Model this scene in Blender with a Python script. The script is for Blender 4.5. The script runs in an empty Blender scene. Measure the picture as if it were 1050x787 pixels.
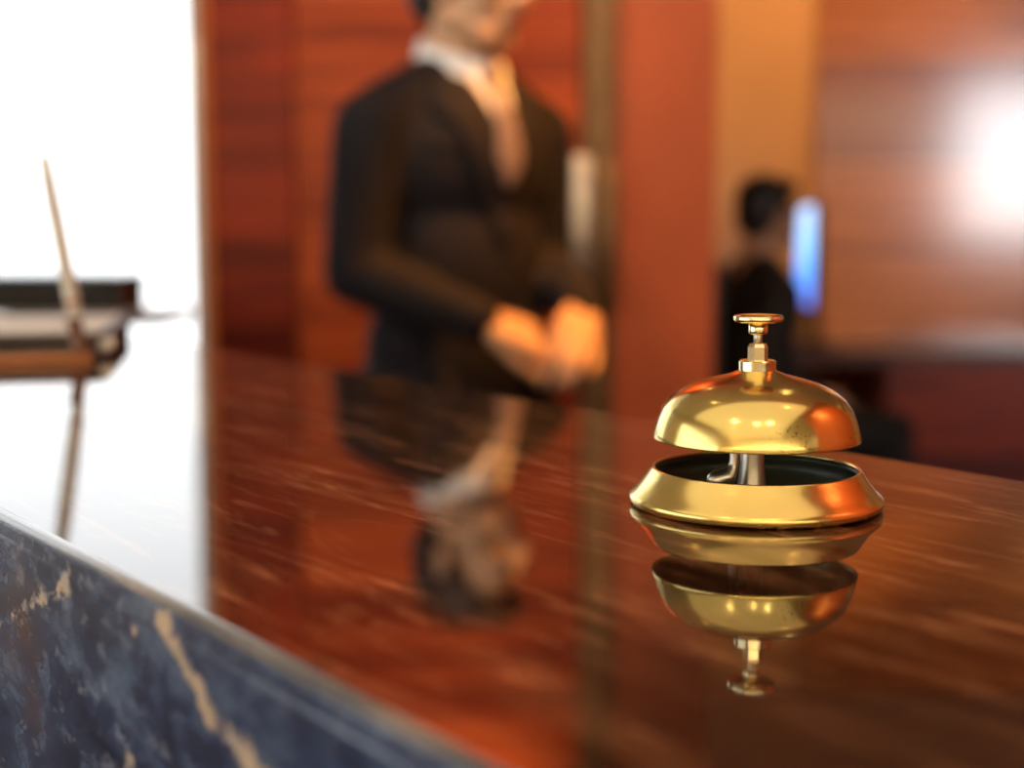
import bpy, bmesh, math, random
from mathutils import Vector, Matrix, Quaternion
from mathutils.bvhtree import BVHTree
R = math.radians
sc = bpy.context.scene
col = sc.collection
random.seed(4)

# ------------------------------------------------------------------ helpers
def link(name, me, mat=None, parent=None, smooth=True):
    o = bpy.data.objects.new(name, me); col.objects.link(o)
    for m in (mat if isinstance(mat, (list, tuple)) else [mat]):
        if m: me.materials.append(m)
    for p in me.polygons: p.use_smooth = smooth
    if parent: o.parent = parent
    return o
def obj(name, bm, mat=None, parent=None, smooth=False):
    me = bpy.data.meshes.new(name); bmesh.ops.recalc_face_normals(bm, faces=bm.faces[:])
    bm.to_mesh(me); bm.free()
    return link(name, me, mat, parent, smooth)
def tag(o, label=None, cat=None, group=None, kind=None):
    if label: o['label'] = label
    if cat: o['category'] = cat
    if group: o['group'] = group
    if kind: o['kind'] = kind
    return o
def empty(name, loc=(0, 0, 0), rz=0):
    o = bpy.data.objects.new(name, None); col.objects.link(o)
    o.location = loc; o.rotation_euler = (0, 0, rz); o.empty_display_size = .05
    return o
def box(bm, lo, hi, bevel=0, seg=2, M=None):
    r = bmesh.ops.create_cube(bm, size=1)
    vs = r['verts']
    lo, hi = Vector(lo), Vector(hi)
    for v in vs:
        v.co = Vector([(lo[i]+hi[i])/2 + v.co[i]*(hi[i]-lo[i]) for i in range(3)])
    if bevel:
        es = list({e for v in vs for e in v.link_edges})
        rr = bmesh.ops.bevel(bm, geom=es, offset=bevel, segments=seg, affect='EDGES', profile=.5)
        vs = list({v for f in rr['faces'] for v in f.verts} | {v for v in vs if v.is_valid})
    if M is not None:
        bmesh.ops.transform(bm, matrix=M, verts=vs)
    return vs
def lathe(bm, prof, seg=64, c=(0, 0, 0), close=False):
    """revolve (r, z) points about the z axis"""
    rings = []
    for r, z in prof:
        if r < 1e-6: rings.append([bm.verts.new((c[0], c[1], c[2]+z))])
        else: rings.append([bm.verts.new((c[0]+r*math.cos(2*math.pi*k/seg), c[1]+r*math.sin(2*math.pi*k/seg), c[2]+z)) for k in range(seg)])
    pairs = list(zip(rings[:-1], rings[1:]))
    if close: pairs.append((rings[-1], rings[0]))
    out = []
    for a, b in pairs:
        for k in range(seg):
            k2 = (k+1) % seg
            if len(a) == 1 and len(b) == 1: continue
            if len(a) == 1: out.append(bm.faces.new((a[0], b[k2], b[k])))
            elif len(b) == 1: out.append(bm.faces.new((a[k], a[k2], b[0])))
            else: out.append(bm.faces.new((a[k], a[k2], b[k2], b[k])))
    return out
def frame_z(d):
    return Vector((0, 0, 1)).rotation_difference(Vector(d).normalized()).to_matrix().to_4x4()
def rod(bm, p0, p1, r0, r1=None, seg=20):
    r1 = r0 if r1 is None else r1
    p0, p1 = Vector(p0), Vector(p1); d = p1-p0
    M = Matrix.Translation((p0+p1)/2) @ frame_z(d)
    bmesh.ops.create_cone(bm, cap_ends=True, segments=seg, radius1=r0, radius2=r1, depth=d.length, matrix=M)
def ball(bm, c, r, seg=20, rot=None):
    r = (r, r, r) if not hasattr(r, '__len__') else r
    M = Matrix.Translation(c) @ (rot.to_4x4() if rot else Matrix()) @ Matrix.Diagonal((*r, 1))
    bmesh.ops.create_uvsphere(bm, u_segments=seg, v_segments=max(8, seg//2), radius=1, matrix=M)
def limb(bm, pts, seg=18):
    """tapered chain of (point, radius)"""
    for (p, r) in pts: ball(bm, p, r, seg)
    for (a, ra), (b, rb) in zip(pts[:-1], pts[1:]):
        if (Vector(a)-Vector(b)).length > 1e-5: rod(bm, a, b, ra, rb, seg)
def fuse(name, bm, voxel, mat, parent, it=6, fac=.5):
    """one continuous skin over overlapping shapes"""
    me = bpy.data.meshes.new('tmp'); bm.to_mesh(me); bm.free()
    t = bpy.data.objects.new('tmp', me); col.objects.link(t)
    m = t.modifiers.new('r', 'REMESH'); m.mode = 'VOXEL'; m.voxel_size = voxel
    if it:
        s = t.modifiers.new('s', 'SMOOTH'); s.iterations = it; s.factor = fac
    dg = bpy.context.evaluated_depsgraph_get(); dg.update()
    me2 = bpy.data.meshes.new_from_object(t.evaluated_get(dg)); me2.name = name
    bpy.data.objects.remove(t); bpy.data.meshes.remove(me)
    me2.materials.clear()
    return link(name, me2, mat, parent, True)
def bvh_of(o):
    bm = bmesh.new(); bm.from_mesh(o.data); b = BVHTree.FromBMesh(bm); bm.free(); return b
def patch(name, outline, bvh, off, thick, mat, parent, n=22, ydir=1, y0=-.6):
    """cloth piece that follows the surface: outline is polygon rows (z, x_left, x_right) seen from the front"""
    bm = bmesh.new(); rows = []
    zs = [outline[0][0]+(outline[-1][0]-outline[0][0])*i/n for i in range(n+1)]
    for z in zs:
        for a, b in zip(outline[:-1], outline[1:]):
            if min(a[0], b[0])-1e-9 <= z <= max(a[0], b[0])+1e-9:
                t = 0 if a[0] == b[0] else (z-a[0])/(b[0]-a[0])
                xl = a[1]+(b[1]-a[1])*t; xr = a[2]+(b[2]-a[2])*t; break
        row = []
        for k in range(9):
            x = xl+(xr-xl)*k/8
            hit = bvh.ray_cast(Vector((x, y0, z)), Vector((0, ydir, 0)))[0]
            y = hit.y if hit else None
            row.append([x, y, z])
        good = [p[1] for p in row if p[1] is not None]
        for p in row:
            if p[1] is None: p[1] = (good[-1] if good else -.1)
        rows.append(row)
    f = [[bm.verts.new((p[0], p[1]-off*ydir, p[2])) for p in r] for r in rows]
    b = [[bm.verts.new((p[0], p[1]-(off-thick)*ydir, p[2])) for p in r] for r in rows]
    for i in range(n):
        for k in range(8):
            bm.faces.new((f[i][k], f[i][k+1], f[i+1][k+1], f[i+1][k])); bm.faces.new((b[i][k], b[i+1][k], b[i+1][k+1], b[i][k+1]))
        for k in (0, 8):
            bm.faces.new((f[i][k], f[i+1][k], b[i+1][k], b[i][k]))
    for i in (0, n):
        for k in range(8): bm.faces.new((f[i][k], f[i][k+1], b[i][k+1], b[i][k]))
    bmesh.ops.remove_doubles(bm, verts=bm.verts[:], dist=1e-6)
    return obj(name, bm, mat, parent, True)

# ---------------------------------------------------------------- materials
class NT:
    def __init__(s, name):
        s.m = bpy.data.materials.new(name); s.m.use_nodes = True
        s.t = s.m.node_tree; s.b = s.t.nodes['Principled BSDF']
    def n(s, kind, **kw):
        x = s.t.nodes.new(kind)
        for k, v in kw.items():
            if k in x.inputs: x.inputs[k].default_value = v
            else: setattr(x, k, v)
        return x
    def l(s, a, b): s.t.links.new(a, b)
    def coord(s, scale=(1, 1, 1), rot=(0, 0, 0), loc=(0, 0, 0)):
        c = s.n('ShaderNodeTexCoord'); m = s.n('ShaderNodeMapping')
        m.inputs['Scale'].default_value = scale; m.inputs['Rotation'].default_value = rot; m.inputs['Location'].default_value = loc
        s.l(c.outputs['Object'], m.inputs[0]); return m.outputs[0]
    def noise(s, v, scale, detail=4, rough=.55, dist=0):
        x = s.n('ShaderNodeTexNoise'); x.inputs['Scale'].default_value = scale; x.inputs['Detail'].default_value = detail
        x.inputs['Roughness'].default_value = rough; x.inputs['Distortion'].default_value = dist; s.l(v, x.inputs['Vector']); return x.outputs[0]
    def ramp(s, f, stops):
        x = s.n('ShaderNodeValToRGB'); e = x.color_ramp.elements
        while len(e) < len(stops): e.new(.5)
        for k, (p, c) in zip(e, stops):
            k.position = p; k.color = (*c, 1) if hasattr(c, '__len__') else (c, c, c, 1)
        s.l(f, x.inputs[0]); return x.outputs[0]
    def mix(s, f, a, b, mode='MIX'):
        x = s.n('ShaderNodeMix', data_type='RGBA', blend_type=mode)
        for i, v in ((0, f), (6, a), (7, b)):
            if hasattr(v, 'type') and hasattr(v, 'is_output'): s.l(v, x.inputs[i])
            else: x.inputs[i].default_value = v if i == 0 else (*v, 1)
        return x.outputs[2]
    def math(s, op, a, b=0.):
        x = s.n('ShaderNodeMath', operation=op)
        for i, v in enumerate((a, b)):
            if hasattr(v, 'is_output'): s.l(v, x.inputs[i])
            else: x.inputs[i].default_value = v
        return x.outputs[0]
    def bump(s, h, strength, dist=.001):
        x = s.n('ShaderNodeBump'); x.inputs['Strength'].default_value = strength; x.inputs['Distance'].default_value = dist
        s.l(h, x.inputs['Height']); s.l(x.outputs[0], s.b.inputs['Normal'])
    def set(s, **kw):
        for k, v in kw.items(): s.b.inputs[k.replace('_', ' ')].default_value = v
        return s
def plain(name, c, rough=.5, metal=0, var=.12, scale=30, **kw):
    t = NT(name); v = t.coord()
    n = t.noise(v, scale, 3)
    lo = tuple(x*(1-var) for x in c); hi = tuple(min(1, x*(1+var)) for x in c)
    t.l(t.ramp(n, [(.3, lo), (.7, hi)]), t.b.inputs['Base Color'])
    t.set(Roughness=rough, Metallic=metal)
    for k, x in kw.items(): t.b.inputs[k.replace('_', ' ')].default_value = x
    return t.m
def emis(name, c, s):
    t = NT(name); t.set(Base_Color=(*c, 1), Emission_Color=(*c, 1), Emission_Strength=s); return t.m
def wood(name, dark, light, row=.17, rough=.28, axis=2, gloss=.5):
    """boards stacked along `axis`, grain running across it"""
    t = NT(name)
    c = t.n('ShaderNodeTexCoord'); sep = t.n('ShaderNodeSeparateXYZ'); t.l(c.outputs['Object'], sep.inputs[0])
    r = t.math('DIVIDE', sep.outputs[axis], row); fl = t.math('FLOOR', r); fr = t.math('SUBTRACT', r, fl)
    wn = t.n('ShaderNodeTexWhiteNoise', noise_dimensions='1D'); t.l(fl, wn.inputs['W'])
    sc_ = [1.6, 1.6, 1.6]; sc_[axis] = 26
    mp = t.n('ShaderNodeMapping'); mp.inputs['Scale'].default_value = sc_
    ad = t.n('ShaderNodeVectorMath', operation='ADD'); cm = t.n('ShaderNodeCombineXYZ')
    t.l(t.math('MULTIPLY', wn.outputs[0], 9.), cm.inputs[0 if axis else 1]); t.l(c.outputs['Object'], ad.inputs[0]); t.l(cm.outputs[0], ad.inputs[1])
    t.l(ad.outputs[0], mp.inputs[0])
    g = t.noise(mp.outputs[0], 1.0, 6, .6, .6)
    f = t.math('ADD', t.math('MULTIPLY', g, .9), t.math('MULTIPLY', t.math('SUBTRACT', wn.outputs[0], .5), .35))
    base = t.ramp(f, [(.30, dark), (.70, light)])
    gap = t.math('LESS_THAN', fr, .025)
    t.l(t.mix(gap, base, tuple(x*.35 for x in dark)), t.b.inputs['Base Color'])
    t.set(Roughness=rough, Specular_IOR_Level=gloss)
    return t.m
M = {}
M['brass'] = None
def brass(name, c1, c2, rough, tarnish):
    t = NT(name); v = t.coord()
    n = t.noise(v, 55, 5, .6); sp = t.noise(v, 900, 2, .5)
    base = t.ramp(n, [(.3, c1), (.75, c2)])
    spots = t.ramp(sp, [(.60, 0.), (.68, 1.)]); area = t.ramp(t.noise(v, 28, 2), [(.52, 0.), (.62, 1.)])
    k = t.math('MULTIPLY', spots, t.math('MULTIPLY', area, tarnish))
    t.l(t.mix(k, base, (.10, .06, .02)), t.b.inputs['Base Color'])
    rr = t.n('ShaderNodeMapRange'); t.l(n, rr.inputs[0]); rr.inputs[3].default_value = rough*.85; rr.inputs[4].default_value = rough*1.2
    t.l(rr.outputs[0], t.b.inputs['Roughness']); t.set(Metallic=1.)
    return t.m
M['brass'] = brass('satin brass', (.80, .58, .17), (.86, .65, .22), .17, .9)
M['brass_base'] = brass('base brass', (.84, .58, .17), (.90, .66, .22), .20, .0)
M['brass_bright'] = brass('polished brass', (.92, .74, .40), (.96, .80, .48), .12, .0)
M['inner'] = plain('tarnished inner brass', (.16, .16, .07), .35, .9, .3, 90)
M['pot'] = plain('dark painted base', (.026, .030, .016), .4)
M['steel_dark'] = plain('dull steel', (.55, .50, .40), .35, 1.)
M['steel'] = plain('brushed steel', (.62, .58, .54), .35, 1.)
M['steel_jamb'] = plain('brushed jamb steel', (.20, .125, .07), .42, 1.)

def stone_top():  # same navy stone; the warm room's reflection is painted into this brown base
    t = NT('reflection-tinted polished stone'); v = t.coord((9, 46, 20), (0, 0, R(20)))
    w = t.noise(v, 1.0, 7, .62, .9); v2 = t.coord((3.2, 15, 8), (0, 0, R(16)), (3, 1, 0))
    w2 = t.noise(v2, 1.0, 6, .6, 1.2); v3 = t.coord((30, 150, 40), (0, 0, R(22)))
    w3 = t.noise(v3, 1.0, 6, .65, .5); w4 = t.noise(t.coord((16, 130, 40), (0, 0, R(19)), (5, 2, 0)), 1.0, 6, .62, .7)
    a = t.ramp(w, [(.50, 0.), (.60, .5), (.66, 1.)]); b = t.ramp(w2, [(.57, 0.), (.63, 1.)]); c = t.ramp(w3, [(.50, .0), (.72, 1.)])
    k = t.math('MAXIMUM', t.math('MULTIPLY', a, t.math('ADD', c, .25)), t.math('MULTIPLY', b, c))
    k = t.math('MAXIMUM', k, t.math('MULTIPLY', t.ramp(w4, [(.56, 0.), (.66, 1.)]), t.math('ADD', t.math('MULTIPLY', a, .7), .3)))
    base = t.ramp(w2, [(.3, (.016, .005, .003)), (.7, (.034, .010, .005))])
    t.l(t.mix(t.math('MULTIPLY', k, .75), base, (.56, .24, .10)), t.b.inputs['Base Color'])
    rr = t.math('ADD', t.math('MULTIPLY', k, .05), .035); t.l(rr, t.b.inputs['Roughness'])
    t.set(IOR=1.9); return t.m
M['stone_top'] = stone_top()
def stone_front():
    t = NT('navy blue veined stone'); v = t.coord((.65, 1, 1.1), (0, R(25), 0), (.13, .4, .2))
    n1 = t.noise(v, 42, 9, .70, .3); n2 = t.noise(v, 150, 8, .75); n3 = t.noise(v, 16, 5, .6)
    base = t.ramp(n1, [(.34, (.010, .015, .040)), (.50, (.026, .042, .095)), (.66, (.085, .125, .20))])
    flecks = t.math('MULTIPLY', t.ramp(n2, [(.54, 0.), (.64, .8)]), t.ramp(n3, [(.40, .25), (.62, 1.)]))
    base = t.mix(flecks, base, (.22, .25, .31))
    brown = t.math('MULTIPLY', t.ramp(t.noise(t.coord((.8, 1, 1), (0, 0, 0), (.3, .2, .7)), 13, 6), [(.55, 0.), (.68, .7)]), t.ramp(n2, [(.40, .35), (.6, 1.)]))
    base = t.mix(brown, base, (.15, .075, .035))
    # wandering beige veins: noise-broken distance to a few crack lines
    c = t.n('ShaderNodeTexCoord'); sp = t.n('ShaderNodeSeparateXYZ'); t.l(c.outputs['Object'], sp.inputs[0]); X, Z = sp.outputs[0], sp.outputs[2]
    w1 = t.math('MULTIPLY', t.math('SUBTRACT', t.noise(c.outputs['Object'], 80, 8, .75), .5), .026)
    dmin = None
    lines = [((-.3285, 1.0945), (-.3075, 1.0846), .0), ((-.3075, 1.0846), (-.2944, 1.0770), -.0010), ((-.2944, 1.0770), (-.270, 1.0725), -.0004),
             ((-.475, 1.058), (-.400, 1.0885), .0012), ((-.400, 1.0895), (-.396, 1.0905), -.0006), ((-.362, 1.040), (-.349, 1.0525), .0002), ((-.345, 1.0880), (-.343, 1.0900), .0022),
             ((-.270, 1.0725), (-.20, 1.085), .0012), ((-.20, 1.085), (-.05, 1.02), .0004), ((-.60, 1.09), (-.52, 1.03), .0004), ((-.90, 1.095), (-.70, 1.02), .0), ((.1, 1.09), (.3, 1.02), .0)]
    for (ax, az), (bx_, bz), add in lines:
        ux, uz = bx_-ax, bz-az; L = ux*ux+uz*uz
        px = t.math('SUBTRACT', X, ax); pz = t.math('SUBTRACT', Z, az)
        k = t.math('DIVIDE', t.math('ADD', t.math('MULTIPLY', px, ux), t.math('MULTIPLY', pz, uz)), L)
        k = t.math('MINIMUM', t.math('MAXIMUM', k, 0.), 1.)
        qx = t.math('SUBTRACT', px, t.math('MULTIPLY', k, ux)); qz = t.math('SUBTRACT', pz, t.math('MULTIPLY', k, uz))
        d = t.math('ADD', t.math('SQRT', t.math('ADD', t.math('MULTIPLY', qx, qx), t.math('MULTIPLY', qz, qz))), add)
        dmin = d if dmin is None else t.math('MINIMUM', dmin, d)
    dd = t.math('MULTIPLY', t.math('ADD', dmin, w1), 100.)
    k = t.math('MULTIPLY', t.ramp(dd, [(.04, 1.), (.26, 0.)]), t.ramp(n2, [(.36, .25), (.50, 1.)]))
    tone = t.ramp(n1, [(.40, (.36, .33, .31)), (.55, (.50, .37, .25))])
    t.l(t.mix(k, base, tone), t.b.inputs['Base Color'])
    t.set(Roughness=.22); return t.m
M['stone_front'] = stone_front()
def stone_edge():
    t = NT('rounded stone edge'); v = t.coord((10, 40, 40))
    n = t.noise(v, 1.6, 6, .65, .5)
    t.l(t.ramp(n, [(.3, (.05, .05, .06)), (.5, (.12, .11, .11)), (.7, (.26, .21, .18))]), t.b.inputs['Base Color'])
    t.set(Roughness=.16, IOR=1.6); return t.m
M['stone_edge'] = stone_edge()
M['red_wood'] = wood('red mahogany boards', (.11, .010, .003), (.52, .098, .022), .17, .34, gloss=.25)
M['dark_wood'] = wood('dark mahogany boards', (.09, .007, .003), (.33, .036, .010), .19, .34, gloss=.25)
M['edge_wood'] = plain('amber wood edging', (.45, .13, .025), .6)
M['plain_wood'] = plain('smooth cherry veneer', (.40, .085, .026), .42, 0, .08, 6)
M['panel_wood'] = wood('glossy cherry wall boards', (.20, .042, .008), (.50, .165, .030), .36, .32, gloss=.15)
M['panel_wood'].node_tree.nodes['Principled BSDF'].inputs['Coat Weight'].default_value = 1.
M['panel_wood'].node_tree.nodes['Principled BSDF'].inputs['Coat Roughness'].default_value = .15
M['panel_wood'].node_tree.nodes['Principled BSDF'].inputs['Coat IOR'].default_value = 1.6
M['desk_wood'] = wood('dark desk wood', (.05, .010, .005), (.12, .022, .010), .5, .30)
M['tan'] = plain('tan painted plaster', (.52, .245, .085), .8, 0, .05, 4)
M['cream'] = plain('cream plaster', (.80, .72, .58), .85, 0, .04, 4)
M['ceil'] = plain('warm white ceiling', (.78, .72, .60), .9, 0, .03, 4)
M['floor'] = plain('brown carpet', (.09, .05, .035), .95, 0, .25, 150)
M['white'] = plain('white lacquer', (.82, .82, .82), .35, 0, .03)
M['paper'] = plain('white paper', (.80, .78, .74), .7, 0, .04)
M['blackp'] = plain('black plastic', (.012, .011, .011), .4)
M['folder'] = plain('grey brown leather', (.085, .060, .052), .45)
M['copper'] = plain('copper metal', (.50, .21, .10), .3, 1.)
M['amber'] = plain('dark amber plastic', (.16, .06, .03), .3)
M['ivory'] = plain('ivory pen barrel', (.75, .72, .65), .45)
M['suit'] = plain('charcoal navy wool', (.0100, .0085, .0125), .8, 0, .25, 260, Specular_IOR_Level=.25)
M['suit2'] = plain('black wool', (.006, .005, .006), .8, 0, .25, 260)
M['shirt'] = plain('white cotton', (.82, .86, .93), .8, 0, .04)
def tie_mat():
    t = NT('patterned silk tie'); v = t.coord((1, 1, 1), (0, R(40), 0))
    w = t.n('ShaderNodeTexWave', wave_type='BANDS', bands_direction='X'); w.inputs['Scale'].default_value = 22; t.l(v, w.inputs[0])
    t.l(t.ramp(w.outputs[1], [(.35, (.10, .06, .06)), (.6, (.30, .25, .27))]), t.b.inputs['Base Color']); t.set(Roughness=.4); return t.m
M['tie'] = tie_mat()
def skin_mat(name, c):
    t = NT(name); v = t.coord(); n = t.noise(v, 40, 4)
    t.l(t.ramp(n, [(.3, tuple(x*.9 for x in c)), (.7, tuple(min(1, x*1.08) for x in c))]), t.b.inputs['Base Color'])
    t.set(Roughness=.5, Subsurface_Weight=.08, Subsurface_Radius=(.01, .004, .002)); return t.m
M['skin'] = skin_mat('skin', (.60, .36, .22)); M['skin2'] = skin_mat('skin of seated person', (.50, .27, .17))
M['hair'] = plain('black hair', (.012, .009, .008), .5, 0, .4, 200)
M['eye'] = plain('eye white', (.75, .72, .68), .2); M['iris'] = plain('brown iris', (.04, .02, .01), .2)
M['lip'] = plain('lips', (.45, .18, .13), .45)
M['shoe'] = plain('black leather', (.01, .009, .009), .25)
def screen_mat():
    t = NT('lit blue screen'); c = t.n('ShaderNodeTexCoord'); s = t.n('ShaderNodeSeparateXYZ'); t.l(c.outputs['Object'], s.inputs[0])
    n = t.n('ShaderNodeMapRange'); t.l(s.outputs[2], n.inputs[0]); n.inputs[1].default_value = -.17; n.inputs[2].default_value = .17
    t.l(t.ramp(n.outputs[0], [(.0, (.12, .18, .75)), (.28, (.06, .32, .95)), (.6, (.20, .52, .95)), (1., (.40, .58, .90))]), t.b.inputs['Emission Color'])
    t.set(Base_Color=(.01, .01, .02, 1), Emission_Strength=2.2, Roughness=.3); return t.m
M['screen'] = screen_mat()
def glass_mat():
    t = NT('clear window glass'); t.t.nodes.remove(t.b)
    g = t.n('ShaderNodeBsdfTransparent'); gl = t.n('ShaderNodeBsdfGlossy'); gl.inputs['Roughness'].default_value = .02
    f = t.n('ShaderNodeFresnel'); f.inputs['IOR'].default_value = 1.45; mx = t.n('ShaderNodeMixShader')
    t.l(f.outputs[0], mx.inputs[0]); t.l(g.outputs[0], mx.inputs[1]); t.l(gl.outputs[0], mx.inputs[2])
    t.l(mx.outputs[0], t.t.nodes['Material Output'].inputs[0]); return t.m
M['glass'] = glass_mat()
M['lens'] = emis('lamp lens', (1., .74, .42), 30)
M['fill_glow'] = emis('fill panel glow', (1., .90, .70), .70)  # glow of the added ceiling panel
M['trimring'] = plain('white lamp trim', (.7, .68, .62), .4)

# ------------------------------------------------------------------ setting
def struct(name, parts, mat, parent=None, bevel=0):
    bm = bmesh.new()
    for lo, hi in parts: box(bm, lo, hi, bevel)
    o = obj(name, bm, mat, parent)
    if parent is None: tag(o, kind='structure')
    return o
H = 2.9
XL, XR, YR, YB = -3.2, 6.5, -4.0, 5.6
struct('floor', [((XL-.2, YR-.2, -.1), (XR+.2, YB+.2, 0))], M['floor'])
struct('ceiling', [((XL-.2, YR-.2, H), (XR+.2, YB+.2, H+.1))], M['ceil'])
# partition with red boards behind the standing man, and the door leaf in it
struct('wall_back', [((-.700, 3.30, 0), (-.505, 3.55, H)), ((-.505, 3.34, 2.5), (.17, 3.55, H))], M['dark_wood'])
struct('trim_1', [((-.716, 3.285, 0), (-.6935, 3.405, H))], M['edge_wood'])
d1 = struct('door_1', [((-.500, 3.315, .01), (.160, 3.365, 2.495))], M['red_wood'])
bm = bmesh.new(); box(bm, (.120, 3.225, 1.06), (.180, 3.245, 1.345), .004); 
for z in (1.11, 1.295): rod(bm, (.15, 3.244, z), (.15, 3.316, z), .010)
obj('door_handle', bm, M['steel'], d1, True)
struct('trim_2', [((.166, 3.285, 0), (.236, 3.56, H))], M['steel_jamb'], None, .004)
struct('wall_middle', [((.236, 3.30, 0), (.470, 3.66, H))], M['plain_wood'])
# pull handle on the jamb beside the door edge
h2 = empty('pull_handle', (.215, 3.285, 1.16))
bm = bmesh.new(); box(bm, (-.026, -.055, -.165), (.026, -.038, .165), .004); obj('grip', bm, M['steel_jamb'], h2, True)
for z in (-.11, .11):
    bm = bmesh.new(); rod(bm, (0, -.040, z), (0, .001, z), .010); obj('standoff', bm, M['steel_jamb'], h2, True)
tag(h2, 'flat brownish metal pull handle mounted on the steel door jamb', 'handle')
# office behind
struct('wall_far', [((-.8, 5.6, 0), (XR+.2, 5.8, H))], M['tan'])
struct('trim_3', [((1.185, 5.555, 0), (3.6, 5.6, H))], M['panel_wood'])
struct('wall_left', [((-.80, 3.55, 0), (-.715, 5.6, H)), ((XL-.2, YR, 0), (XL, 3.4, .30)), ((XL-.2, YR, 2.45), (XL, 3.4, H)),
                     ((XL-.2, YR, .30), (XL, -2.2, 2.45)), ((XL-.2, 1.6, .30), (XL, 3.4, 2.45))], M['cream'])
struct('wall_right', [((XR, YR, 0), (XR+.2, YB, H))], M['panel_wood'])
struct('reflector_column', [((1.5, -.3, 0), (1.8, 1.65, H))], M['plain_wood'])  # unseen column added for its orange reflection in the bell
struct('wall_rear', [((XL-.2, YR-.2, 0), (4.7, YR, H)), ((4.7, YR-.2, 0), (6.4, YR, 1.05)), ((4.7, YR-.2, 2.7), (6.4, YR, H)), ((6.4, YR-.2, 0), (XR+.2, YR, H))], M['cream'])
def window(name, lo, hi, axis, mull, fm, t=.05):
    """frame bars round an opening in the plane normal to axis, and one pane"""
    w = struct(name, [], fm)
    a = 1 - axis
    bm = bmesh.new()
    def bar(u0, u1, z0, z1):
        l = [0, 0, z0]; h = [0, 0, z1]; l[a] = u0; h[a] = u1; l[axis] = lo[axis]; h[axis] = hi[axis]; box(bm, l, h)
    bar(lo[a], hi[a], lo[2], lo[2]+t); bar(lo[a], hi[a], hi[2]-t, hi[2]); bar(lo[a], lo[a]+t, lo[2], hi[2]); bar(hi[a]-t, hi[a], lo[2], hi[2])
    for u in mull: bar(u-.02, u+.02, lo[2], hi[2])
    me = bpy.data.meshes.new(name); bm.to_mesh(me); bm.free(); me.materials.append(fm); w.data = me
    bm = bmesh.new(); l = list(lo); h = list(hi); m = (lo[axis]+hi[axis])/2; l[axis] = m-.004; h[axis] = m+.004
    box(bm, l, h); obj('window_pane', bm, M['glass'], w)
    return w
window('window_1', (XL, 3.42, .0), (-.702, 3.48, H), 1, [-2.1], M['white'], .028)
window('window_2', (XL-.12, -2.2, .30), (XL-.06, 1.6, 2.45), 0, [-1.1], M['white'])
window('window_3', (4.7, YR-.12, 1.05), (6.4, YR-.06, 2.7), 1, [], M['white'])
struct('baseboard_back', [((-.69, 3.28, 0), (-.5, 3.30, .1)), ], M['dark_wood'])

# ------------------------------------------------------- reception counter
ct = empty('reception_counter', (.2375, .1767, 0), R(-53.36))
tag(ct, 'long reflection-tinted polished stone reception counter with blue veined stone front', 'counter')
x0, x1, yf, yb, zt = -2.2, 1.7, -.1615, .160, 1.1
bm = bmesh.new()
r = .0050
prof = [(yb, zt-.05), (yb, zt-.003), (yb-.003, zt)] + [(yf+r, zt)] + [(yf+r-r*math.sin(a), zt-r+r*math.cos(a)) for a in (R(15), R(30), R(48), R(62))] + [(yf+.0005, zt-r-.001), (yf, zt-r-.002), (yf, zt-.05)]
N = 1
vs = [[bm.verts.new((x, y, z)) for y, z in prof] for x in (x0, x1)]
for i in range(len(prof)-1):
    f = bm.faces.new((vs[0][i], vs[0][i+1], vs[1][i+1], vs[1][i]))
    f.material_index = 0 if i < 3 else (1 if i < 6 else 2)
bm.faces.new((vs[0][-1], vs[0][0], vs[1][0], vs[1][-1])).material_index = 2
bm.faces.new(vs[0]).material_index = 2; bm.faces.new(list(reversed(vs[1]))).material_index = 2
top = obj('countertop', bm, [M['stone_top'], M['stone_edge'], M['stone_front']], ct)
for p in top.data.polygons: p.use_smooth = p.material_index == 1 or (p.material_index == 2 and .2 < abs(p.normal.z) < .97)
bm = bmesh.new(); box(bm, (x0+.002, yf, .08), (x1-.002, yf+.03, zt-.0502)); obj('front_panel', bm, M['stone_front'], ct)
bm = bmesh.new(); box(bm, (x0+.02, yf+.03, 0), (x1-.02, yb-.04, zt-.051)); obj('body', bm, M['desk_wood'], ct)
bm = bmesh.new(); box(bm, (x0+.03, yf+.015, 0), (x1-.03, yf+.0299, .0795)); obj('plinth', bm, M['blackp'], ct)

# ------------------------------------------------------------- service bell
bell = empty('service_bell', (.0814, .4664, 1.1)); bell.scale = (.983,)*3
tag(bell, 'brass reception call bell with push button standing on the stone counter', 'bell')
bm = bmesh.new()
lathe(bm, [(.0405, .0), (.0421, .0008), (.0428, .0020), (.0427, .0032), (.0418, .0043), (.0404, .0056), (.0385, .0078), (.0367, .0103), (.0353, .0126), (.0349, .0131), (.0343, .0130), (.0340, .0124), (.0352, .0098), (.0385, .0040), (.0390, .0012)], 96, close=True)
b = obj('base', bm, M['brass_base'], bell, True)
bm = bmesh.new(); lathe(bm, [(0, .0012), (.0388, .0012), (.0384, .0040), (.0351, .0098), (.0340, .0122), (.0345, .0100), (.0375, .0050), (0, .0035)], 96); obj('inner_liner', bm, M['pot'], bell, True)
dome = [(.0348, .0228), (.0349, .0232), (.0345, .0248), (.0339, .0272), (.0330, .0300), (.0316, .0334), (.0291, .0366), (.0254, .0394), (.0210, .0415), (.0167, .0428), (.0127, .0438), (.0097, .0446), (.0076, .0454), (.0064, .0460), (.0, .0462)]
inn = [(.0, .0448), (.0062, .0445), (.0126, .0425), (.0206, .0403), (.0248, .0383), (.0284, .0356), (.0309, .0326), (.0325, .0296), (.0334, .0271), (.0340, .0246), (.0342, .0230)]
bm = bmesh.new(); fs = lathe(bm, dome+inn, 128)
bm.faces.new  # closed rim between last inner ring and first outer ring
bm.verts.ensure_lookup_table()
S = 128; firstr = bm.verts[0:S]; last = bm.verts[len(bm.verts)-S:len(bm.verts)]
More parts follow.
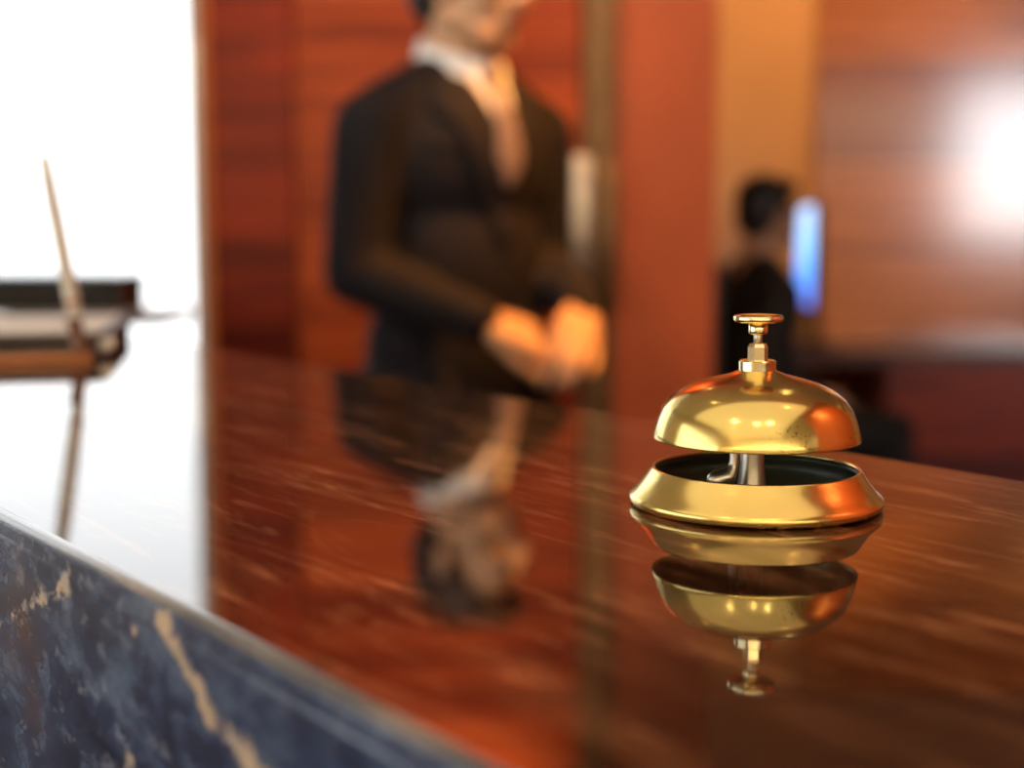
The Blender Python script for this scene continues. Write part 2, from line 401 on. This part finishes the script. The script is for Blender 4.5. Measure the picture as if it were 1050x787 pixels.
for k in range(S): bm.faces.new((last[k], last[(k+1) % S], firstr[(k+1) % S], firstr[k]))
for f in bm.faces:
    c = f.calc_center_median(); rr = math.hypot(c.x, c.y)
bm.faces.ensure_lookup_table()
n_out = (len(dome)-1)*S - 0
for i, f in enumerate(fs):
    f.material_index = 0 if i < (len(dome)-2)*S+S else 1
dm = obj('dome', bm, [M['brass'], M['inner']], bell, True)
bm = bmesh.new(); lathe(bm, [(0, .0452), (.0058, .0452), (.0062, .0456), (.0062, .0490), (.0058, .0494), (0, .0494)], 48); obj('collar', bm, M['brass_bright'], bell, False)
bm = bmesh.new(); lathe(bm, [(0, .0492), (.0034, .0492), (.0034, .0538), (.0028, .0550), (0, .0550)], 6); obj('hex_nut', bm, M['brass_bright'], bell)
bm = bmesh.new(); lathe(bm, [(0, .054), (.0015, .054), (.0015, .060), (0, .060)], 24); obj('plunger_stem', bm, M['steel_dark'], bell, True)
bm = bmesh.new(); lathe(bm, [(0, .0582), (.0030, .0582), (.0032, .0585), (.0032, .0622), (0, .0624)], 32)
lathe(bm, [(0, .0620), (.0068, .0620), (.0079, .0622), (.0083, .0628), (.0084, .0640), (.0080, .0645), (.0060, .0648), (.0030, .0650), (0, .0651)], 64)
obj('push_button', bm, M['brass_bright'], bell, True)
bm = bmesh.new()   # striker bracket in the middle of the base
lathe(bm, [(0, .003), (.0062, .003), (.0052, .0065), (.0044, .0110), (.0040, .0160), (.0040, .0440), (0, .0442)], 24, (-.0022, -.006, 0))
obj('post', bm, M['steel_dark'], bell, True)
bm = bmesh.new(); limb(bm, [((-.0150, -.013, .0105), .0036), ((-.0115, -.0135, .0120), .0030), ((-.0095, -.0135, .0155), .0017), ((-.0090, -.0130, .026), .0015)], 20)
h_ = fuse('striker', bm, .0006, M['steel_dark'], bell, 4)
bm = bmesh.new(); rod(bm, (-.0093, -.0130, .0250), (-.0022, -.006, .0250), .0012); obj('striker_arm', bm, M['steel_dark'], bell, True)

# ------------------------------------------------ folder, papers, pen, box
fd = empty('document_folder', (-.50, 1.055, 1.1), R(11))
tag(fd, 'thick grey brown leather folder with white papers on the counter', 'folder')
bm = bmesh.new(); box(bm, (-.20, -.105, .0), (.20, .105, .004), .0015); box(bm, (-.20, .101, .0), (.20, .105, .017)); box(bm, (-.20, -.105, .0137), (.20, .105, .0167), .0012)
obj('cover', bm, M['folder'], fd)
bm = bmesh.new()
for k in range(5): box(bm, (-.193+.001*(k % 2), -.101+.0008*(k % 3), .0041+k*.0019), (.194-.0012*(k % 3), .099, .0041+k*.0019+.0017))
obj('paper_block', bm, M['folder'], fd)
bm = bmesh.new(); box(bm, (-.19, -.098, .0168), (.193, .098, .0186), .0004); obj('top_sheet', bm, M['paper'], fd)
bm = bmesh.new(); box(bm, (.1935, -.104, .0050), (.2035, -.082, .0125), .001); obj('clasp', bm, M['steel'], fd, True)

ps = empty('pen_stand', (-.2945, .965, 1.1), R(14))
tag(ps, 'low copper pen stand bar lying in front of the folder', 'pen stand')
bm = bmesh.new(); box(bm, (-.115, -.0055, 0), (.0075, .0055, .0055), .0022, 3); obj('bar', bm, M['copper'], ps, True)
bm = bmesh.new(); lathe(bm, [(0, .0065), (.0075, .0065), (.0075, .010), (.0050, .012), (.0050, .026), (.0062, .030), (.0058, .030), (.0045, .026), (.0, .012)], 32); so = obj('socket', bm, M['amber'], ps, True)
so.rotation_euler = (0, R(-9.5), 0)
bm = bmesh.new(); ball(bm, (-.066, -.004, .012), .0105, 24); rod(bm, (-.066, -.004, .0), (-.066, -.004, .006), .009); obj('ball_knob', bm, M['copper'], ps, True)
pen = empty('desk_pen', (-.2955, .965, 1.1135))
pen.rotation_euler = (R(2), R(-8.6), 0)
tag(pen, 'slim ivory desk pen leaning upright in its copper stand', 'pen')
bm = bmesh.new(); lathe(bm, [(0, .002), (.0022, .004), (.0038, .012), (.0052, .030), (.0052, .085), (.0047, .112), (.0036, .127), (.0, .1285)], 32); obj('barrel', bm, M['ivory'], pen, True)
bm = bmesh.new(); lathe(bm, [(0, 0), (.0008, .0002), (.0018, .0035), (0, .0036)], 20); obj('nib', bm, M['steel'], pen, True)
bm = bmesh.new(); lathe(bm, [(.0050, .026), (.0054, .0265), (.0054, .0285), (.0050, .029)], 32); obj('ring', bm, M['copper'], pen, True)

cons = empty('console_table', (-1.50, 2.62, 0))
tag(cons, 'slim white console table with brown edge under the bright window', 'table')
bm = bmesh.new(); box(bm, (-.95, -.10, 1.012), (.88, .12, 1.0345), .003); obj('tabletop', bm, M['white'], cons)
bm = bmesh.new(); box(bm, (-.95, -.1085, 1.013), (.88, -.1002, 1.0335), .002); obj('edge_strip', bm, M['folder'], cons)
for sx in (-.91, .20):
    for sy in (-.08, .10):
        bm = bmesh.new(); box(bm, (sx-.015, sy-.015, 0), (sx+.015, sy+.015, 1.012), .003); obj('leg', bm, M['white'], cons)
bx = empty('document_box', (-1.045, 2.63, 1.0346), R(.5))
tag(bx, 'flat black document box on the white console table by the window', 'box')
bm = bmesh.new(); box(bm, (-.34, -.09, 0), (.34, .09, .046), .003); obj('tray', bm, M['blackp'], bx)
bm = bmesh.new(); box(bm, (-.343, -.093, .0465), (.343, .093, .066), .004); obj('lid', bm, M['blackp'], bx)
bm = bmesh.new(); box(bm, (-.04, -.096, .014), (.04, -.0902, .034), .001); obj('label_holder', bm, M['steel_dark'], bx)

# ------------------------------------------------------------------- people
def hand(bm, w, d, nrm, side, curl, spread=.0, thumb=None):
    """w wrist, d towards the knuckles, nrm out of the back of the hand, side +1/-1 thumb side along nrm x d"""
    w, d, nrm = Vector(w), Vector(d).normalized(), Vector(nrm); nrm = (nrm-d*nrm.dot(d)).normalized()
    s = nrm.cross(d)*side
    # palm
    for a in range(4):
        off = s*(.0285-.019*a)
        limb(bm, [(w+s*(.014-.010*a), .0165), (w+d*.045+off*.85, .0140), (w+d*.086+off-nrm*.002, .0115)], 12)
    L = [(.041, .026, .020), (.046, .029, .021), (.042, .028, .021), (.033, .020, .018)]
    for a in range(4):
        p = w+d*(.088-.004*abs(a-1))+s*(.0290-.0195*a)-nrm*.002; dd = d.copy(); rr = (.0094, .0086, .0078, .0068) if a < 3 else (.0082, .0074, .0068, .006)
        pts = [(p.copy(), rr[0])]
        for k in range(3):
            q = Quaternion(nrm.cross(d), R(curl[a][k])); dd = q @ dd
            dd = (dd + s*(spread*(1.5-a)*.1 if k == 0 else 0)).normalized()
            p = p+dd*L[a][k]; pts.append((p.copy(), rr[k+1]))
        limb(bm, pts, 12)
    t = thumb or (.75, .55, -.45)
    td = (d*t[0]+s*t[1]+nrm*t[2]).normalized(); p0 = w+d*.022+s*.024-nrm*.006
    p1 = p0+td*.040; td2 = (td+d*.5-nrm*.1).normalized(); p2 = p1+td2*.032; p3 = p2+(td2+d*.3-s*.25).normalized()*.024
    limb(bm, [(p0, .0150), (p1, .0115), (p2, .0098), (p3, .0078)], 12)

def person(name, label, J, loc, rz, suit, skin, seated=False, tie=True, headturn=0, headtilt=0):
    P = empty(name, loc, rz); tag(P, label, 'person')
    dz = J['dz']                       # drop of the whole trunk (sitting)
    def T(x, y, z): return Vector((x, y, z+dz))
    hc = T(0, -.03, 1.60)              # head centre
    HM = Matrix.Translation(hc) @ Matrix.Rotation(R(headturn), 4, 'Z') @ Matrix.Rotation(R(headtilt), 4, 'X')
    def h(x, y, z): return HM @ Vector((x, y, z))
    HR = HM.to_3x3()
    # ---- continuous body
    bm = bmesh.new()
    ball(bm, h(0, .022, .030), (.076, .094, .088), 28, HR)          # cranium
    ball(bm, h(0, -.030, -.018), (.064, .062, .085), 24, HR)        # face
    ball(bm, h(0, -.042, -.068), (.046, .046, .036), 20, HR)        # jaw
    ball(bm, h(0, -.070, -.092), (.020, .017, .016), 16, HR)        # chin
    for s in (-1, 1):
        limb(bm, [(h(s*.060, .004, -.055), .018), (h(s*.030, -.062, -.090), .014)], 14)   # jaw line
        ball(bm, h(s*.040, -.066, -.022), (.022, .018, .020), 14, HR)                       # cheek
        ball(bm, h(s*.032, -.082, .022), (.026, .012, .009), 14, HR)                         # brow
        ball(bm, h(s*.077, .010, -.008), (.008, .019, .032), 14, HR)                         # ear
        ball(bm, h(s*.0095, -.098, -.032), (.010, .011, .009), 12, HR)                       # nostril
    limb(bm, [(h(0, -.088, .016), .009), (h(0, -.104, -.012), .010), (h(0, -.112, -.028), .0115)], 14)
    ball(bm, h(0, -.090, -.055), (.024, .010, .007), 14, HR); ball(bm, h(0, -.087, -.067), (.021, .010, .007), 14, HR)
    limb(bm, [(T(0, .022, 1.40), .068), (T(0, .008, 1.46), .060), (h(0, .012, -.060), .058)], 22)   # neck
    ball(bm, T(0, 0, 1.30), (.150, .098, .16), 24); ball(bm, T(0, .005, 1.12), (.135, .095, .16), 24); ball(bm, T(0, .01, .97), (.150, .105, .12), 24)
    limb(bm, [(T(-.160, .012, 1.368), .050), (T(0, .012, 1.42), .058), (T(.160, .012, 1.368), .050)])
    for s, k in ((-1, 'r'), (1, 'l')):
        sh, el, wr = T(s*.172, .008, 1.360), J[k+'e'], J[k+'w']
        limb(bm, [(sh, .052), (Vector(sh).lerp(el, .5), .045), (el, .038), (Vector(el).lerp(wr, .35), .038), (wr, .026)])
        hd = J[k+'h']; hand(bm, wr, hd[0], hd[1], hd[2], hd[3], thumb=hd[4])
        hip, kn, an = T(s*.09, .01, .92), J[k+'k'], J[k+'a']
        limb(bm, [(hip, .085), (Vector(hip).lerp(kn, .5), .070), (kn, .052), (Vector(kn).lerp(an, .35), .052), (an, .036)])
        toe = Vector(an)+Vector((0, -.15, -.055)); limb(bm, [(an, .036), (Vector(an)+Vector((0, .02, -.045)), .032), (toe, .028)])
    body = fuse('body', bm, .0042, skin, P, 4)
    # ---- hair
    bm = bmesh.new()
    ball(bm, h(0, .030, .044), (.084, .096, .084), 28, HR); ball(bm, h(0, .062, -.004), (.072, .062, .078), 24, HR)
    ball(bm, h(0, -.050, .086), (.060, .036, .032), 20, HR)
    for s in (-1, 1): ball(bm, h(s*.070, -.002, .020), (.014, .030, .034), 14, HR)
    fuse('hair', bm, .005, M['hair'], P, 3)
    for s in (-1, 1):
        bm = bmesh.new(); ball(bm, h(s*.031, -.080, .006), (.0135, .0125, .0090), 18, HR); e = obj('eye', bm, M['eye'], P, True)
        bm = bmesh.new(); ball(bm, h(s*.031, -.0905, .006), (.0052, .0025, .0052), 14, HR); obj('iris', bm, M['iris'], e, True)
        bm = bmesh.new(); limb(bm, [(h(s*.014, -.0955, .024), .0035), (h(s*.034, -.095, .030), .0045), (h(s*.052, -.082, .024), .0028)], 10); obj('eyebrow', bm, M['hair'], P, True)
    bm = bmesh.new(); ball(bm, h(0, -.0935, -.0565), (.022, .0085, .0048), 16, HR); ball(bm, h(0, -.0905, -.0655), (.019, .0085, .0050), 16, HR); obj('lips', bm, M['lip'], P, True)
    # ---- trousers and shoes
    bm = bmesh.new(); ball(bm, T(0, .01, .96), (.168, .122, .12), 24)
    for s, k in ((-1, 'r'), (1, 'l')):
        hip, kn, an = T(s*.092, .01, .90), J[k+'k'], J[k+'a']
        limb(bm, [(hip, .100), (Vector(hip).lerp(kn, .5), .086), (kn, .072), (Vector(an)+Vector((0, .005, -.02)), .060)])
    fuse('trousers', bm, .008, suit, P, 4)
    for s, k in ((-1, 'r'), (1, 'l')):
        an = Vector(J[k+'a']); bm = bmesh.new()
        limb(bm, [(an+Vector((0, .028, -.052)), .040), (an+Vector((0, -.06, -.055)), .041), (an+Vector((0, -.155, -.062)), .034)])
        ball(bm, an+Vector((0, -.02, -.02)), (.045, .06, .04))
        for v in bm.verts: v.co.z = max(v.co.z, an.z-.0975)
        fuse('shoe', bm, .006, M['shoe'], P, 3)
    # ---- jacket
    bm = bmesh.new()
    ball(bm, T(0, .000, 1.30), (.172, .122, .165), 30); ball(bm, T(0, .004, 1.13), (.158, .122, .20), 30); ball(bm, T(0, .012, .97), (.178, .134, .17), 30)
    limb(bm, [(T(-.170, .012, 1.362), .062), (T(-.065, .014, 1.418), .060), (T(.065, .014, 1.418), .060), (T(.170, .012, 1.362), .062)], 24)
    if not seated:
        box(bm, T(-.165, -.10, .80), T(.165, .12, .97), .05, 4)
    for s, k in ((-1, 'r'), (1, 'l')):
        sh, el, wr = T(s*.184, .008, 1.350), Vector(J[k+'e']), Vector(J[k+'w'])
        fa = (wr-el).normalized()
        limb(bm, [(sh, .066), (Vector(sh).lerp(el, .5), .060), (el, .054), (Vector(el).lerp(wr, .5), .050), (wr-fa*.012, .040)], 22)
    jk = fuse('jacket', bm, .007, suit, P, 8)
    bv = bvh_of(jk)
    # collar of the jacket behind the neck
    for s, k in ((-1, 'r'), (1, 'l')):
        wr, el = Vector(J[k+'w']), Vector(J[k+'e']); fa = (wr-el).normalized()
        bm = bmesh.new(); rod(bm, wr-fa*.030, wr+fa*.002, .034, .033, 28); obj('shirt_cuff', bm, M['shirt'], P, True)
    if tie:
        patch('shirt_front', [(1.475+dz, -.056, .056), (1.42+dz, -.044, .044), (1.262+dz, -.004, .004)], bv, .005, .012, M['shirt'], P)
        for s in (-1, 1):
            rows = [(1.475+dz, .048, .082), (1.43+dz, .040, .100), (1.385+dz, .027, .120), (1.365+dz, .022, .096), (1.30+dz, .006, .070), (1.24+dz, -.008, .040), (1.165+dz, -.012, .008)]
            rows = [(z, a, b_) if s > 0 else (z, -b_, -a) for z, a, b_ in rows]
            patch('lapel', rows, bv, .011, .012, suit, P, 30)
        t = patch('tie', [(1.437+dz, -.019, .019), (1.412+dz, -.013, .013), (1.405+dz, -.013, .013), (1.30+dz, -.028, .028), (1.255+dz, -.004, .004)], bv, .016, .012, M['tie'], P, 30)
        bm = bmesh.new(); ball(bm, T(0, -.078, 1.445), (.020, .016, .022), 18); obj('tie_knot', bm, M['tie'], t, True)
        for z in (1.14, 1.03):
            hit = bv.ray_cast(Vector((.012, -.6, z+dz)), Vector((0, 1, 0)))[0]
            if hit:
                bm = bmesh.new(); ball(bm, hit-Vector((0, .002, 0)), (.009, .004, .009), 16); obj('button', bm, M['blackp'], P, True)
        hit = patch('pocket', [(1.335+dz, -.125, -.065), (1.318+dz, -.123, -.065)], bv, .004, .006, suit, P, 4)
    if not tie: return P
    # shirt collar: a stand round the neck with two folded points
    bm = bmesh.new(); seg = 40; rings = []
    for (r_, z_, t_) in ((.066, -.022, 0), (.0645, .022, 0), (.067, .026, 0), (.072, .020, 0), (.084, -.034, 0), (.0815, -.036, 0)):
        ring = []
        for k in range(seg):
            a = 2*math.pi*k/seg; fr = -math.sin(a)     # fr = 1 at the front (-y)
            drop = max(0, fr)**6*.045 if z_ < 0 and r_ > .07 else 0
            x = r_*math.cos(a); y = r_*math.sin(a)*1.02+.006
            ring.append(bm.verts.new(T(x, y-.012*max(0, fr)*(1 if r_ > .07 else .4), 1.470+z_-.028*fr*.9-drop)))
        rings.append(ring)
    for a, b_ in zip(rings, rings[1:]+rings[:1]):
        for k in range(seg): bm.faces.new((a[k], a[(k+1) % seg], b_[(k+1) % seg], b_[k]))
    obj('shirt_collar', bm, M['shirt'], P, True)
    return P
V = Vector
curlR = [(28, 42, 25), (32, 46, 28), (36, 48, 30), (40, 50, 30)]
# standing man: faces a little to the right of the camera, hands together at his waist
man = person('person', 'standing man in a dark suit, white shirt and tie with joined hands', dict(dz=0,
    re=V((-.222, .004, 1.112)), rw=V((-.104, -.190, 1.035)), rh=(V((.80, -.42, -.30)), V((-.25, -.50, .83)), -1, curlR, (.85, .35, -.35)),
    le=V((.202, .015, 1.112)), lw=V((.088, -.220, 1.045)), lh=(V((-.74, -.52, -.38)), V((.20, -.45, .87)), 1, [(18, 30, 20), (22, 34, 22), (26, 36, 22), (30, 38, 24)], (.80, .45, -.30)),
    rk=V((-.10, -.01, .49)), ra=V((-.105, .02, .10)), lk=V((.10, -.01, .49)), la=V((.105, .02, .10))),
    (-.088, 2.50, .0), R(40), M['suit'], M['skin'], headturn=14, headtilt=4)
# seated man at the far desk
DZ = -.375
curlK = [(25, 30, 20)]*4
man2 = person('person', 'seated dark-haired man in a black suit turned towards the blue screen', dict(dz=DZ,
    re=V((-.215, .09, .775)), rw=V((-.13, -.12, .668)), rh=(V((.25, -1, -.10)), V((0, -.2, 1)), -1, curlK, (.8, .5, -.3)),
    le=V((.215, .09, .775)), lw=V((.13, -.12, .668)), lh=(V((-.25, -1, -.10)), V((0, -.2, 1)), 1, curlK, (.8, .5, -.3)),
    rk=V((-.11, -.42, .53)), ra=V((-.11, -.40, .10)), lk=V((.11, -.42, .53)), la=V((.11, -.40, .10))),
    (.788, 4.50, 0), R(104), M['suit2'], M['skin2'], seated=True, tie=False, headturn=16, headtilt=2)

# ----------------------------------------------------- far desk, chair, screen
ch = empty('office_chair', (.788, 4.50, 0), R(104))
tag(ch, 'black office chair on castors under the seated man', 'chair')
bm = bmesh.new(); box(bm, (-.23, -.25, .345), (.23, .21, .405), .025, 4); obj('seat', bm, M['blackp'], ch, True)
bm = bmesh.new(); box(bm, (-.215, .205, .52), (.215, .250, 1.08), .022, 4); obj('backrest', bm, M['blackp'], ch, True)
bm = bmesh.new(); box(bm, (-.03, .21, .36), (.03, .26, .60), .008); obj('back_bar', bm, M['blackp'], ch, True)
bm = bmesh.new(); rod(bm, (0, 0, .09), (0, 0, .345), .028); obj('gas_column', bm, M['steel_dark'], ch, True)
for k in range(5):
    a = 2*math.pi*k/5+.3; bm = bmesh.new(); rod(bm, (0, 0, .10), (.27*math.cos(a), .27*math.sin(a), .075), .026, .016)
    lg = obj('leg', bm, M['blackp'], ch, True)
    bm = bmesh.new(); p = V((.27*math.cos(a), .27*math.sin(a), .03)); rod(bm, p+V((-.022*math.sin(a), .022*math.cos(a), 0)), p-V((-.022*math.sin(a), .022*math.cos(a), 0)), .030); obj('castor', bm, M['blackp'], lg, True)

dk = empty('desk', (1.62, 5.22, 0))
tag(dk, 'long dark mahogany desk standing along the glossy wood wall', 'desk')
bm = bmesh.new(); box(bm, (-.98, -.30, .705), (1.30, .32, .745), .004); obj('desktop', bm, M['desk_wood'], dk)
bm = bmesh.new(); box(bm, (-.30, -.27, .06), (1.28, -.25, .705)); box(bm, (-.30, -.25, .06), (-.28, .30, .705)); box(bm, (1.26, -.25, .06), (1.28, .30, .705)); obj('front_panel', bm, M['dark_wood'], dk)
bm = bmesh.new(); box(bm, (-.31, -.285, .0), (1.29, .30, .06)); obj('plinth', bm, M['red_wood'], dk)
bm = bmesh.new(); box(bm, (-.97, -.27, 0), (-.94, .30, .705)); obj('side_panel', bm, M['desk_wood'], dk)

mo = empty('monitor', (1.075, 5.20, .745), R(-95.5))       # screen faces the left side of the office
tag(mo, 'computer monitor glowing blue, turned edge-on on the far desk', 'monitor')
bm = bmesh.new(); box(bm, (-.26, .0, .140), (.26, .030, .525), .006); obj('housing', bm, M['blackp'], mo, True)
bm = bmesh.new(); box(bm, (-.25, -.0015, -.178), (.25, .0002, .178)); s_ = obj('screen', bm, M['screen'], mo); s_.location = (0, -.0003, .335)
bm = bmesh.new(); rod(bm, (0, .045, .01), (0, .045, .30), .016); box(bm, (-.03, .028, .25), (.03, .05, .35), .003); obj('neck', bm, M['blackp'], mo, True)
bm = bmesh.new(); box(bm, (-.12, -.03, 0), (.12, .11, .012), .004); obj('foot', bm, M['blackp'], mo, True)

# ------------------------------------------------------------------- lighting
sc.world = bpy.data.worlds.new('World'); sc.world.use_nodes = True
bg = sc.world.node_tree.nodes['Background']; bg.inputs[0].default_value = (.95, .98, 1., 1); bg.inputs[1].default_value = 2.6
def down(x, y, lens=True, label='', power=30, colr=(1, .72, .42), to=None, ang=70, blend=.6, rad=.03, zh=H):
    r_ = empty('downlight', (x, y, zh)); tag(r_, label, 'lamp')
    bm = bmesh.new(); lathe(bm, [(.032, -.002), (.050, -.006), (.052, 0), (.033, .0), ], 32, close=True); obj('trim_ring', bm, M['trimring'], r_, True)
    bm = bmesh.new(); lathe(bm, [(0, -.0015), (.031, -.0015), (.031, -.0005), (0, -.0005)], 32); obj('lens', bm, M['lens'], r_)
    l = bpy.data.lights.new('downlight_beam', 'SPOT'); l.energy = power; l.color = colr; l.spot_size = R(ang); l.spot_blend = blend; l.shadow_soft_size = rad
    o = bpy.data.objects.new('downlight_beam', l); col.objects.link(o); o.parent = r_; o.location = (0, 0, -.03)
    d = (V(to)-V((x, y, zh))) if to else V((0, 0, -1))
    o.rotation_euler = d.to_track_quat('-Z', 'Y').to_euler()
    return r_
W = (1, .62, .30)
down(-.70, 1.15, label='added ceiling fill lamp shining on the face and collar of the standing man', power=75, colr=(1, .80, .58), to=(-.09, 2.42, 1.50), ang=17, blend=.6)  # fill lamp added to lift his dim face and collar
down(-.24, 3.05, label='ceiling downlight above the red wood door behind the man', power=260, colr=(1, .58, .24), to=(-.23, 3.3, 2.35), ang=74, blend=.9)
down(.80, 2.10, label='ceiling downlight shining on the joined hands of the standing man', power=430, colr=(1, .35, .05), to=(.08, 2.36, 1.15), ang=25, blend=.6)
down(.75, 1.75, label='ceiling downlight in front of the smooth cherry pillar', power=105, colr=(1, .50, .20), to=(.40, 3.3, 1.30), ang=38, blend=.8)
down(.95, 4.35, label='ceiling downlight in front of the tan wall', power=110, colr=(1, .60, .28), to=(1.05, 5.6, 1.75), ang=75)
down(3.35, 3.3, label='ceiling downlight in front of the glossy wood wall', power=125, colr=(1, .50, .14), to=(1.70, 5.6, 2.25), ang=56)
for k, (x, y) in enumerate(((-1.5, -1.5), (-1.0, -.8), (-.2, -1.3), (.35, -1.2))):
    down(x, y, label='small round downlight in the added glowing lobby panel, ' + ('farthest left of four', 'nearest the left window and the counter', 'second from the added wood column', 'closest of four to the added wood column')[k], power=8, colr=(1, .85, .62), ang=110, zh=H-.0125)
down(.75, .45, label='added ceiling lamp facing the added cherry wood column', zh=H-.0125, power=150, colr=(1, .6, .3), to=(1.5, .6, 1.6), ang=100, blend=1)  # lamp added so the column shows orange in the bell
lc = empty('ceiling_fill_panel', (-.7, -1.2, H))  # unseen glowing panel added to brighten the bell and counter
tag(lc, 'large added softly glowing fill panel over the lobby behind the counter', 'lamp')
bm = bmesh.new(); box(bm, (-2.0, -2.0, -.010), (2.0, 2.0, -.004)); obj('diffuser', bm, M['fill_glow'], lc)
bm = bmesh.new()
for lo, hi in (((-2.04, -2.04, -.03), (2.04, -2.0, 0)), ((-2.04, 2.0, -.03), (2.04, 2.04, 0)), ((-2.04, -2.0, -.03), (-2.0, 2.0, 0)), ((2.0, -2.0, -.03), (2.04, 2.0, 0))): box(bm, lo, hi)
obj('frame', bm, M['trimring'], lc)
# strip lamp added to brighten the rear wall, with a board hiding it
struct('fill_shield', [((XL, -3.52, 2.5), (4.5, -3.48, H))], M['cream'])  # unseen board added to keep the strip lamp out of the bell's reflection
l = bpy.data.lights.new('rear_wall_fill', 'AREA'); l.shape = 'RECTANGLE'; l.size = 7.4; l.size_y = .25; l.energy = 260; l.color = (1, .90, .72)
o = bpy.data.objects.new('rear_wall_fill', l); col.objects.link(o); o.location = (.7, -3.75, 2.88); o.rotation_euler = (R(-12), 0, 0)
l = bpy.data.lights.new('daylight', 'AREA'); l.shape = 'RECTANGLE'; l.size = 1.7; l.size_y = 1.65; l.energy = 62; l.spread = R(75); l.color = (.93, .97, 1)
o = bpy.data.objects.new('daylight', l); col.objects.link(o); o.location = (5.6, YR-.3, 1.9); o.rotation_euler = (R(90), 0, 0)
# --------------------------------------------------------------------- camera
cam = bpy.data.cameras.new('camera'); co = bpy.data.objects.new('camera', cam); col.objects.link(co)
co.location = (0, 0, 1.1933); co.rotation_euler = (R(90-6.45), 0, 0)
cam.sensor_width = 36; cam.lens = 49.71; cam.clip_start = .01
cam.dof.use_dof = True; cam.dof.focus_distance = .455; cam.dof.aperture_fstop = 5.3
sc.camera = co
sc.view_settings.view_transform = 'Standard'; sc.view_settings.look = 'None'
sc.view_settings.exposure = 0; sc.view_settings.gamma = 1; sc.view_settings.use_curve_mapping = False
